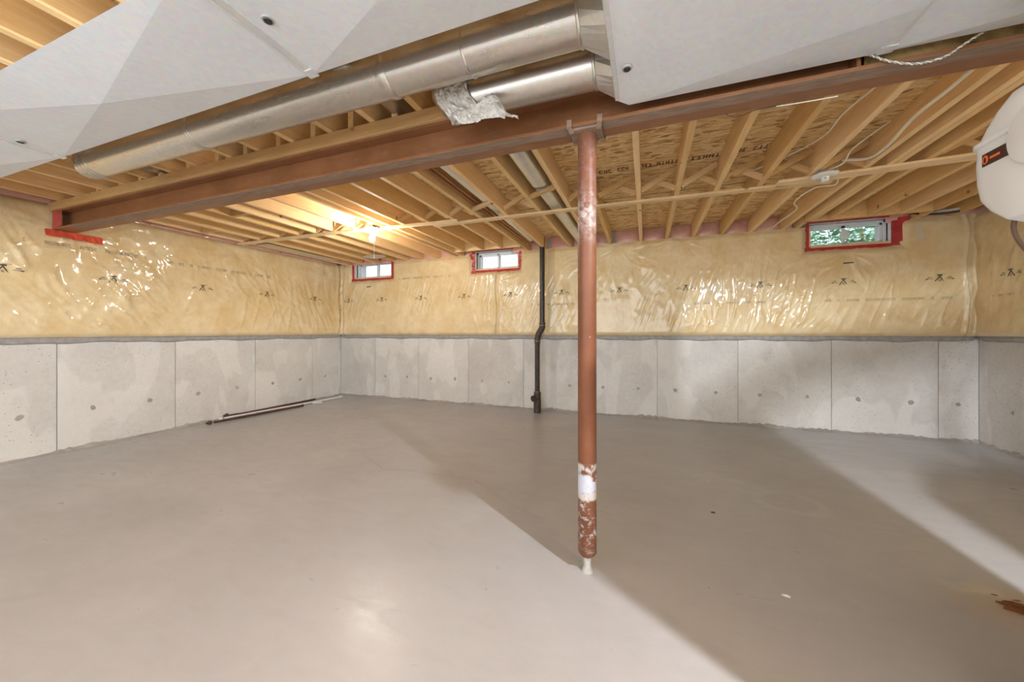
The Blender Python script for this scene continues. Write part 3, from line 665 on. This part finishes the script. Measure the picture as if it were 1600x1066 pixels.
def round_duct(label, x0, x1, y, z, r, rings, boot_y, n=40):
    root = thing('round_duct', label, 'duct', (x0, y, z))
    MB().tube([(x0, y, z), (x1, y, z)], r, n).build('pipe', 'duct_metal', root)
    for x, w in rings: MB().tube([(x-w/2, y, z), (x-w/2+.004, y, z), (x+w/2-.004, y, z), (x+w/2, y, z)], [r+.001, r+.004, r+.004, r+.001], n).build('crimp_ring' if w < .03 else 'joint_band', 'duct_metal', root)
    # boot: round to square
    xe = XW-.004; q = 24; vs = []; fs = []
    y0, y1, z0, z1 = boot_y[0], boot_y[1], TZ-.005, 2.235
    for k in range(q):
        a = 2*math.pi*(k+.5)/q; c, s = math.cos(a), math.sin(a); m = max(abs(c), abs(s)); vs.append((x1, y+r*c, z+r*s)); vs.append((xe, (y0+y1)/2+(y1-y0)/2*c/m, (z0+z1)/2+(z1-z0)/2*s/m))
    fs = [(2*k, 2*((k+1) % q), 2*((k+1) % q)+1, 2*k+1) for k in range(q)]
    MB().add(vs, fs).build('boot', 'panning_metal', root, smooth=False)
    return root
rd1 = round_duct('long bright galvanised round duct beside the narrow trunk, open crimped left end', -3.29, -.20, 1.225, 2.155, .082, [(-3.27, .012), (-3.235, .012), (-3.20, .012), (-3.16, .012), (-2.2, .02), (-2.18, .012), (-.98, .045), (-.205, .012), (-.62, .01)], (1.12, 1.325))
rd2 = round_duct('short galvanised round duct nearest the beam, crumpled foil at its left end', -.78, -.18, 1.46, 2.15, .08, [(-.185, .012)], (1.365, 1.54))
MB().tube([(-.78, 1.46, 2.15), (-.83, 1.46, 2.165), (-.86, 1.46, 2.20), (-.87, 1.46, 2.245)], [.08, .078, .07, .06], 32).build('elbow', 'duct_metal', rd2)
# foil tape wrap hanging off it
mb = MB(); vs = []; fs = []; nu, nv = 44, 44
for i in range(nu+1):
    for j in range(nv+1):
        s = i/nu; t = j/nv; a = math.radians(290-200*t)+math.pi   # around the pipe
        wob = float(fbm(np.array(s*14.), np.array(t*20.), 4))-.45
        vs.append((-.85+.16*s+.01*wob+.02*math.sin(t*9), 1.46+(.088+.034*wob)*math.cos(a+3.14), 2.15+(.088+.034*wob)*math.sin(a+3.14)))
        if i and j: k = i*(nv+1)+j; fs.append((k-nv-2, k-1, k, k-nv-1))
foil = thing('foil_tape', 'crumpled torn foil tape hanging from the short round duct', 'tape', (-.75, 1.42, 2.08))
mbw = MB(); mbw.smooth = True; mbw.add(vs, fs).build('wrap', 'foil_tape', foil)
# hanging flap, drawn as a curved sheet in the X-Z plane in front of the beam
top = [(-.79, 2.10), (-.755, 2.07), (-.715, 2.045), (-.675, 2.045), (-.64, 2.075), (-.605, 2.088), (-.575, 2.075), (-.55, 2.03), (-.52, 1.983), (-.478, 1.968)]
bot = [(-.785, 2.06), (-.76, 2.01), (-.73, 1.985), (-.69, 1.982), (-.65, 1.985), (-.61, 1.985), (-.575, 1.982), (-.55, 1.977), (-.52, 1.972), (-.478, 1.955)]
tp_, bt_ = smooth_path([(a, 0, b) for a, b in top], 14), smooth_path([(a, 0, b) for a, b in bot], 14); vs = []; fs = []; nv = 26
for i, (a, b) in enumerate(zip(tp_, bt_)):
    for j in range(nv+1):
        p = a.lerp(b, j/nv); wob = float(fbm(np.array(p.x*55.), np.array(p.z*75.), 4))-.45
        vs.append((p.x, 1.372+.05*wob-.015*math.sin(math.pi*j/nv), p.z+.006*wob))
        if i and j: k = i*(nv+1)+j; fs.append((k-nv-2, k-1, k, k-nv-1))
mbw = MB(); mbw.smooth = True; mbw.add(vs, fs).build('flap', 'foil_tape', foil)
# ducts in the joist bays
def bay_duct(label, pts, w, z, h=.06):
    root = thing('joist_duct', label, 'duct', (pts[0][0], pts[0][1], z)); mb = MB(); vs = []; n = 16
    for (x, y) in pts:
        for k in range(n):
            a = 2*math.pi*k/n; c, s = math.cos(a), math.sin(a); vs.append((x+w/2*math.copysign(abs(c)**.55, c), y, z+h/2+h/2*math.copysign(abs(s)**.7, s)))
    fs = [(i*n+k, i*n+(k+1) % n, (i+1)*n+(k+1) % n, (i+1)*n+k) for i in range(len(pts)-1) for k in range(n)]+[tuple(range(n)), tuple(range((len(pts)-1)*n, len(pts)*n))]
    mb.smooth = True; mb.add(vs, fs).build('pipe', 'panning_metal', root)
    return root
b1 = bay_duct('pale oval duct in the joist bay left of the second one from the post', [(-1.335, 1.85), (-1.34, 2.97)], .105, H+.02, .10)
b1b = bay_duct('continuation of the pale oval duct running on to the black drain pipe', [(-1.37, 3.02), (-1.39, 4.5)], .08, H+.03, .09)
b2 = bay_duct('galvanised oval duct in the joist bay just left of the post, near half', [(-.79, 1.85), (-.80, 2.80)], .13, H+.01, .11)
b2b = bay_duct('galvanised oval duct left of the post, far half beyond the wood block', [(-.80, 2.86), (-.80, 2.97), (-.79, 4.75)], .12, H+.015, .10)
for q, x in enumerate((-1.50, -1.455)):
    root = tag(MB().tube(smooth_path([(x, 1.85, H+.05), (x, 2.9, H+.05), (x+.01, 3.5, H+.045), (x+.03, 4.62, H+.04)], 4), .011, 8).build('water_pipe', 'copper'), ['copper water pipe in the joist bay, farther from the oval duct', 'copper water pipe in the joist bay, next to the oval duct'][q], 'pipe')
# round pipes glimpsed above the plate, behind the beam
for x, lab in ((-3.35, 'small round duct glimpsed above the beam near its left end'), (-1.25, 'small round duct glimpsed above the beam right of centre-left')):
    tag(MB().tube([(x, 1.05, H+.07), (x, 1.85, H+.07)], .055, 20).build('branch_duct', 'duct_metal'), lab, 'duct')
# sheet-metal panning under joists near the far left corner, duct collar
mb = MB().box((-4.80, 3.30, H-.006), (-4.58, 4.45, H-.002)); pan = mb.build('joist_panning', 'panning_metal'); tag(pan, 'thin sheet-metal panning nailed under the joists in the far left corner', 'duct')
mb = MB(); n = 32
vs = [(-3.85+.19*math.cos(2*math.pi*k/n), 4.42+.11*math.sin(2*math.pi*k/n), H-.004) for k in range(n)]+[(-3.85+.10*math.cos(2*math.pi*k/n), 4.42+.06*math.sin(2*math.pi*k/n), H-.022) for k in range(n)]
mb.add(vs, [(k, (k+1) % n, n+(k+1) % n, n+k) for k in range(n)]+[tuple(range(n, 2*n))]); mb.smooth = True
tag(mb.build('duct_collar', 'panning_metal'), 'round metal duct collar under the joists behind the lit bulb', 'duct')

# ------------------------------------------------------------------ lampholders, bulb, chains
def lampholder(x, y, label, lit):
    zt = H-.020; root = thing('lampholder', label, 'light fixture', (x, y, zt))
    MB().tube([(x, y, zt), (x, y, zt-.006), (x, y, zt-.014), (x, y, zt-.02)], [.074, .080, .072, .03], 32).build('base', 'porcelain', root)
    MB().tube([(x, y, zt-.018), (x, y, zt-.05), (x, y, zt-.052)], [.024, .021, .017], 24).build('socket', 'porcelain', root)
    MB().box((x-.05, y-.02, zt+.0005), (x+.03, y+.03, zt+.03)).build('junction_box', 'cable_grey', root)
    if lit:
        MB().tube([(x, y, zt-.05), (x, y, zt-.065), (x, y, zt-.08), (x, y, zt-.10), (x, y, zt-.125), (x, y, zt-.142), (x, y, zt-.148)], [.014, .016, .024, .030, .030, .018, .004], 24).build('bulb', lit, root)
        MB().tube([(x+.035, y-.01, zt-.04), (x+.037, y-.012, zt-.34)], .0018, 6).build('pull_chain', 'porcelain', root)
    else: MB().sphere((x-.01, y-.0295, zt-.034), .004, 8).build('screw', 'cable_black', root)
    return root
lampholder(-2.79, 3.17, 'porcelain lampholder with glowing bulb and pull chain on the left strapping', 'lit_bulb')
lampholder(1.21, 3.22, 'white porcelain lampholder without a bulb, hanging right of the post', False)
lampholder(1.60, .35, 'porcelain lampholder with glowing bulb beside the wide trunk duct, right of the view', 'lit_bulb_near')
MB().box((1.5, .31, H-.0195), (1.7, .39, H-.0005)).build('mounting_board', 'strap_wood', ceiling)

# ------------------------------------------------------------------ cables
def cable(label, pts, r, mat, name='cable', n=8): return tag(MB().tube(smooth_path(pts, n), r, 8).build(name, mat), label, 'cable')
zc = H-.004
cable('thin white cable looping from the beam underside to the empty lampholder', [(1.03, 1.85, 2.20), (1.03, 2.2, zc+.02), (1.0, 2.45, zc+.03), (1.03, 2.75, zc+.06), (.95, 3.0, zc+.08), (.75, 3.3, zc+.1)], .005, 'cable_white')
cable('short white cable curling into the empty lampholder', [(1.36, 2.78, zc+.1), (1.27, 2.98, zc+.05), (1.26, 3.08, zc), (1.22, 3.20, zc+.005)], .005, 'cable_white')
cable('thick white cable running beside the joist right of the empty lampholder', [(1.40, 1.9, H+.07), (1.36, 2.3, H+.01), (1.345, 2.55, H-.004), (1.40, 2.9, H-.003), (1.405, 3.12, H+.02), (1.3, 3.2, H+.06)], .009, 'cable_white')
cable('wavy white cable from the empty lampholder towards the right-hand window', [(1.29, 3.24, H+.01), (1.385, 3.50, H-.005), (1.30, 3.60, H+.02), (1.235, 3.72, H+.0), (1.26, 3.95, H+.01), (1.33, 4.12, H), (1.31, 4.5, H-.002), (1.31, 4.85, H)], .006, 'cable_white')
cable('thin dark wire dangling at the beam edge right of the post', [(.31, 1.755, 2.03), (.345, 1.755, 2.007), (.38, 1.755, 2.005), (.425, 1.755, 2.018), (.499, 1.755, 2.019)], .0018, 'cable_black')
cable('thin white wire lying along the beam edge right of the post', [(.499, 1.756, 2.018), (.59, 1.756, 2.015), (.70, 1.756, 2.014)], .0022, 'cable_white')
# twisted pair sagging across the beam
A = smooth_path([(.70, 1.598, 2.065), (.731, 1.598, 2.05), (.77, 1.598, 2.023), (.828, 1.598, 1.997), (.876, 1.598, 1.991), (.923, 1.598, 2.0), (.953, 1.598, 2.019), (.985, 1.598, 2.039), (1.02, 1.605, 2.06)], 14)
tw = thing('twisted_wire', 'twisted pale wire sagging across the beam at upper right', 'cable', (.8, 1.59, 2.07))
for ph in (0, math.pi):
    MB().tube([p+Vector((0, .0024*math.cos(i*.9+ph), .0024*math.sin(i*.9+ph))) for i, p in enumerate(A)], .0019, 6).build('strand', 'cable_white' if ph else 'cable_grey', tw)
for k, (dz, m, lab) in enumerate(((0, 'cable_black', 'black cable bundled along the top of the insulation by the right corner'), (.014, 'cable_grey', 'grey cable bundled along the top of the insulation by the right corner'), (.026, 'rod_white', 'white cable bundled along the top of the insulation by the right corner'))):
    cable(lab, [(2.50, 4.80, H+.04+dz), (2.7, 4.80, H+.012+dz), (2.9, 4.72, H+.02+dz), (2.96, 4.3, H+.03+dz), (2.97, 3.4, H+.05+dz)], .009, m)

# ------------------------------------------------------------------ black drain pipe
dp = thing('drain_pipe', 'black drain pipe offset down the back wall with cleanout at floor', 'pipe', (-1.37, 4.75, 0))
py = 4.76
MB().tube(smooth_path([(-1.318, py, 2.38), (-1.318, py, 1.25), (-1.318, py, 1.20)], 4), .034, 24).build('upper_pipe', 'abs_pipe', dp)
MB().tube(smooth_path([(-1.318, py, 1.23), (-1.320, py, 1.16), (-1.365, py, 1.08), (-1.385, py, 1.01), (-1.388, py, .95)], 5), .041, 24).build('offset_bend', 'dirty_pipe', dp)
MB().tube([(-1.388, py, .97), (-1.388, py, .28)], .034, 24).build('lower_pipe', 'dirty_pipe', dp)
MB().tube([(-1.388, py, .0), (-1.388, py, .10), (-1.388, py, .27), (-1.388, py, .29)], [.048, .050, .047, .042], 24).build('hub', 'dirty_pipe', dp)
MB().tube([(-1.388, py, .20), (-1.425, py-.07, .20), (-1.428, py-.076, .20)], [.034, .042, .042], 24).build('cleanout', 'dirty_pipe', dp)
MB().tube([(-1.428, py-.075, .20), (-1.432, py-.083, .20)], [.030, .028], 24).build('cleanout_cap', 'abs_pipe', dp)
for z in (.975, 1.19, .285): MB().tube([(-1.388 if z < 1 else -1.318, py, z-.006), (-1.388 if z < 1 else -1.318, py, z+.006)], .043, 24).build('cement_ring', 'dusty_primer', dp)

# ------------------------------------------------------------------ curtain rods on the floor
def rod(label, p, q, r, mat, ends, group=None):
    p, q = Vector(p), Vector(q); d = (q-p).normalized(); root = thing('curtain_rod', label, 'curtain rod', p)
    MB().tube([p, q], r, 10).build('pole', mat, root)
    for e, c, s, m in ends:
        c = Vector(c)
        MB().sphere(c, s, 14).build('finial', m, root); MB().tube([c-d*(s+.012), c-d*(s-.004)], [s*.5, s*.7], 12).build('collar', m, root)
rod('dark brown curtain rod lying nearest the room, round finial at its near end', (-4.86, 2.84, .020), (-4.74, 3.90, .018), .014, 'rod_brown', [(0, (-4.868, 2.80, .024), .024, 'rod_brown'), (1, (-4.735, 3.93, .022), .020, 'rod_brown')])
rod('dark brown curtain rod lying against the foot of the left wall', (-4.965, 3.30, .030), (-4.955, 4.30, .028), .016, 'rod_brown', [(0, (-4.965, 3.28, .032), .018, 'rod_brown'), (1, (-4.955, 4.33, .03), .018, 'rod_brown')])
rod('thin dark curtain rod between the white rod and the wall', (-4.935, 3.06, .052), (-4.90, 3.9, .014), .010, 'rod_brown', [(0, (-4.937, 3.03, .056), .025, 'rod_brown')])
rod('white curtain rod on the floor reaching the far left corner', (-4.905, 2.98, .034), (-4.80, 4.70, .014), .012, 'rod_white', [(0, (-4.908, 2.95, .036), .018, 'rod_white'), (1, (-4.798, 4.72, .018), .018, 'rod_white')])
tag(MB().tube([(-4.80, 4.16, .010), (-4.74, 4.27, .010), (-4.72, 4.25, .010)], .010, 8).build('rod_bracket', 'rod_white'), 'small white bracket lying beside the white curtain rod', 'bracket')

# ------------------------------------------------------------------ rusty debris
mb = MB(); rr = random.Random(5)
n = 26; m = 9; vs = []; fs = []
for i in range(m+1):
    for k in range(n):
        a = 2*math.pi*k/n; q = (1-i/m); e = 1+.35*(rr.random()-.5); vs.append((1.47+.135*q*e*math.cos(a), 2.00+.050*q*e*math.sin(a)-.35*(.135*q*e*math.cos(a)), .001+.020*(1-q*q)**.6*rr.uniform(.6, 1.3)))
        if i: fs.append(((i-1)*n+k, (i-1)*n+(k+1) % n, i*n+(k+1) % n, i*n+k))
mb.add(vs, fs)
for _ in range(160):
    x = 1.47+rr.gauss(0, .06); y = 2.0+rr.gauss(0, .018)-.35*(x-1.47); z = rr.uniform(.012, .024); a = rr.gauss(-.3, .5); l = rr.uniform(.01, .03)
    mb.bar((x, y, z), (x+l*math.cos(a), y+l*math.sin(a), z+rr.uniform(-.004, .006)), .004, .002)
tag(mb.build('rust_pile', 'rust', origin=(1.47, 2.0, 0)), 'pile of rusty brown flakes on the floor at the lower right', 'debris')
tag(MB().add([(.375, 2.48, 0), (.40, 2.485, 0), (.395, 2.50, 0), (.37, 2.497, 0), (.385, 2.49, .008)], [(0, 1, 4), (1, 2, 4), (2, 3, 4), (3, 0, 4), (0, 3, 2, 1)]).build('debris_chip', 'rust'), 'small dark chip on the floor right of the post', 'debris')
tag(MB().add([(.53, 1.81, 0), (.56, 1.80, 0), (.565, 1.815, 0), (.54, 1.825, 0), (.55, 1.812, .005)], [(0, 1, 4), (1, 2, 4), (2, 3, 4), (3, 0, 4), (0, 3, 2, 1)]).build('debris_chip', 'rod_white'), 'small white chip on the floor right of the post foot', 'debris')

# ------------------------------------------------------------------ white humidifier housing at the right edge
def unit():
    ux, uy = .815, 1.065
    root = thing('humidifier', 'white rounded plastic humidifier housing at the right edge with small dark label', 'humidifier', (ux, uy, 1.33))
    def ring(hx, hy, z, oy=0, n=56, p=.27):
        out = []
        for k in range(n):
            a = 2*math.pi*k/n; c, s = math.cos(a), math.sin(a); out.append((ux+hx*math.copysign(abs(c)**p, c), uy+.74*oy+.74*hy*math.copysign(abs(s)**p, s), z))
        return out
    def loft(rs, name, mat):
        n = len(rs[0]); vs = [p for r in rs for p in r]; fs = [(i*n+k, i*n+(k+1) % n, (i+1)*n+(k+1) % n, (i+1)*n+k) for i in range(len(rs)-1) for k in range(n)]
        fs += [tuple(range(n)), tuple(range((len(rs)-1)*n, len(rs)*n))]
        mb = MB(); mb.smooth = True; return mb.add(vs, fs).build(name, mat, root)
    loft([ring(.08, .045, 1.322, -.045), ring(.112, .055, 1.334, -.045), ring(.114, .085, 1.362, -.022), ring(.115, .105, 1.392, -.006), ring(.115, .113, 1.43, 0), ring(.115, .116, 1.47, .001), ring(.114, .115, 1.512, 0)], 'body', 'white_plastic')
    loft([ring(.1145, .1155, 1.508), ring(.119, .121, 1.511), ring(.119, .121, 1.519), ring(.114, .114, 1.522)], 'lip', 'white_plastic')
    loft([ring(.113, .112, 1.520), ring(.110, .098, 1.545, -.008), ring(.104, .080, 1.575, -.020), ring(.095, .06, 1.600, -.03), ring(.07, .035, 1.615, -.03)], 'lid', 'white_plastic')
    MB().tube([(.706, .985, 1.485), (.692, .985, 1.485), (.6905, .985, 1.485)], [.060, .060, .056], 48).build('dial_boss', 'white_plastic', root)
    X = .6985
    f = lambda y, z, o=0: (X-o, y, z)
    MB().add([f(1.048, 1.463), f(1.112, 1.463), f(1.112, 1.490), f(1.048, 1.490), (X+.004, 1.048, 1.463), (X+.004, 1.112, 1.463), (X+.004, 1.112, 1.490), (X+.004, 1.048, 1.490)], [(0, 1, 2, 3), (0, 4, 5, 1), (1, 5, 6, 2), (2, 6, 7, 3), (3, 7, 4, 0)]).build('label_plate', 'label_brown', root, label='dark brown label')
    n = 20; mb = MB(); c0 = (1.103, 1.476)
    o = [(c0[0]+.0075*math.cos(6.2832*k/n), c0[1]+.0095*math.sin(6.2832*k/n)) for k in range(n)]
    mb.add([f(*p, .0006) for p in o], [tuple(range(n))])
    mb.add([f(1.092, 1.4735, .0006), f(1.068, 1.4735, .0006), f(1.068, 1.4785, .0006), f(1.092, 1.4785, .0006)], [(0, 1, 2, 3)])
    mb.build('label_logo', 'label_orange', root, label='orange round emblem with a word bar')
    m = MB(); m.add([f(1.1055, 1.470, .0011), f(1.1015, 1.470, .0011), f(1.1005, 1.4775, .0011), f(1.1035, 1.4825, .0011), f(1.1065, 1.4775, .0011)], [(0, 1, 2, 3, 4)]); m.build('emblem_core', 'label_brown', root)
    MB().tube(smooth_path([(.76, HOSE, 1.345) for HOSE in (1.128,)]+[(.76, 1.130, 1.328), (.76, 1.124, 1.308), (.76, 1.111, 1.286), (.76, 1.091, 1.267), (.77, 1.05, 1.255)], 6), .0042, 10).build('drain_hose', 'cable_brown', root)
unit()

# ------------------------------------------------------------------ unseen occluders added right of the view to shade floor and back wall
fu = thing('furnace_occluder', 'unseen sheet-metal cabinet with plenum and flue, added right of the view to block light', 'furnace_occluder', (1.22, .9, 0))
MB().box((.93, .835, 0), (1.545, 1.34, 1.70)).build('cabinet', 'seam_metal', fu, bevel=.006)
for z0, z1 in ((.06, .82), (.86, 1.64)): MB().box((.955, .822, z0), (1.52, .835, z1)).build('door_panel', 'trunk_metal', fu, bevel=.004)
MB().box((.93, .86, 1.70), (1.35, 1.32, 2.045)).build('plenum', 'trunk_metal', fu, bevel=.002)
MB().tube([(1.455, 1.08, 1.70), (1.455, 1.08, 1.80), (1.62, 1.12, 1.90), (1.98, 1.15, 1.98)], .045, 24).build('flue', 'duct_metal', fu)  # slanted for the diagonal shadow it throws on the back wall
wh = thing('heater_occluder', 'unseen white cylindrical tank with pipes, added right of the view to block light', 'water heater', (1.93, 1.15, 0))
MB().tube([(1.93, 1.15, 0), (1.93, 1.15, .05), (1.93, 1.15, 1.50), (1.93, 1.15, 1.54), (1.93, 1.15, 1.56)], [.27, .285, .285, .26, .10], 48).build('tank', 'white_plastic', wh)  # added blocker, bounds the bright floor strip on its right side
MB().tube([(1.93, 1.15, 1.55), (1.93, 1.15, 1.93)], .045, 24).build('vent', 'duct_metal', wh)
for dx in (-.11, .13): MB().tube([(1.93+dx, 1.15, 1.54), (1.93+dx, 1.15, 2.0)], .011, 12).build('supply_pipe', 'copper', wh)
# ------------------------------------------------------------------ repeats share a group phrase
GR = {'cable': 'cables in the ceiling', 'curtain_rod': 'curtain rods on the floor by the left wall', 'trunk_duct': 'white-grey metal trunk ducts', 'round_duct': 'galvanised round ducts beside the trunk', 'joist_duct': 'oval ducts in the joist bays', 'water_pipe': 'copper pipes in the joist bay',
      'lampholder': 'porcelain lampholders', 'strapping': 'strapping lengths across the joists', 'insulation_blanket': 'poly-covered insulation blankets', 'shrub': 'shrubs outside the right-hand window', 'branch_duct': 'small ducts above the beam', 'debris_chip': 'chips on the floor'}
for o in S.objects:
    if o.parent is None and o.name.split('.')[0] in GR: o['group'] = GR[o.name.split('.')[0]]
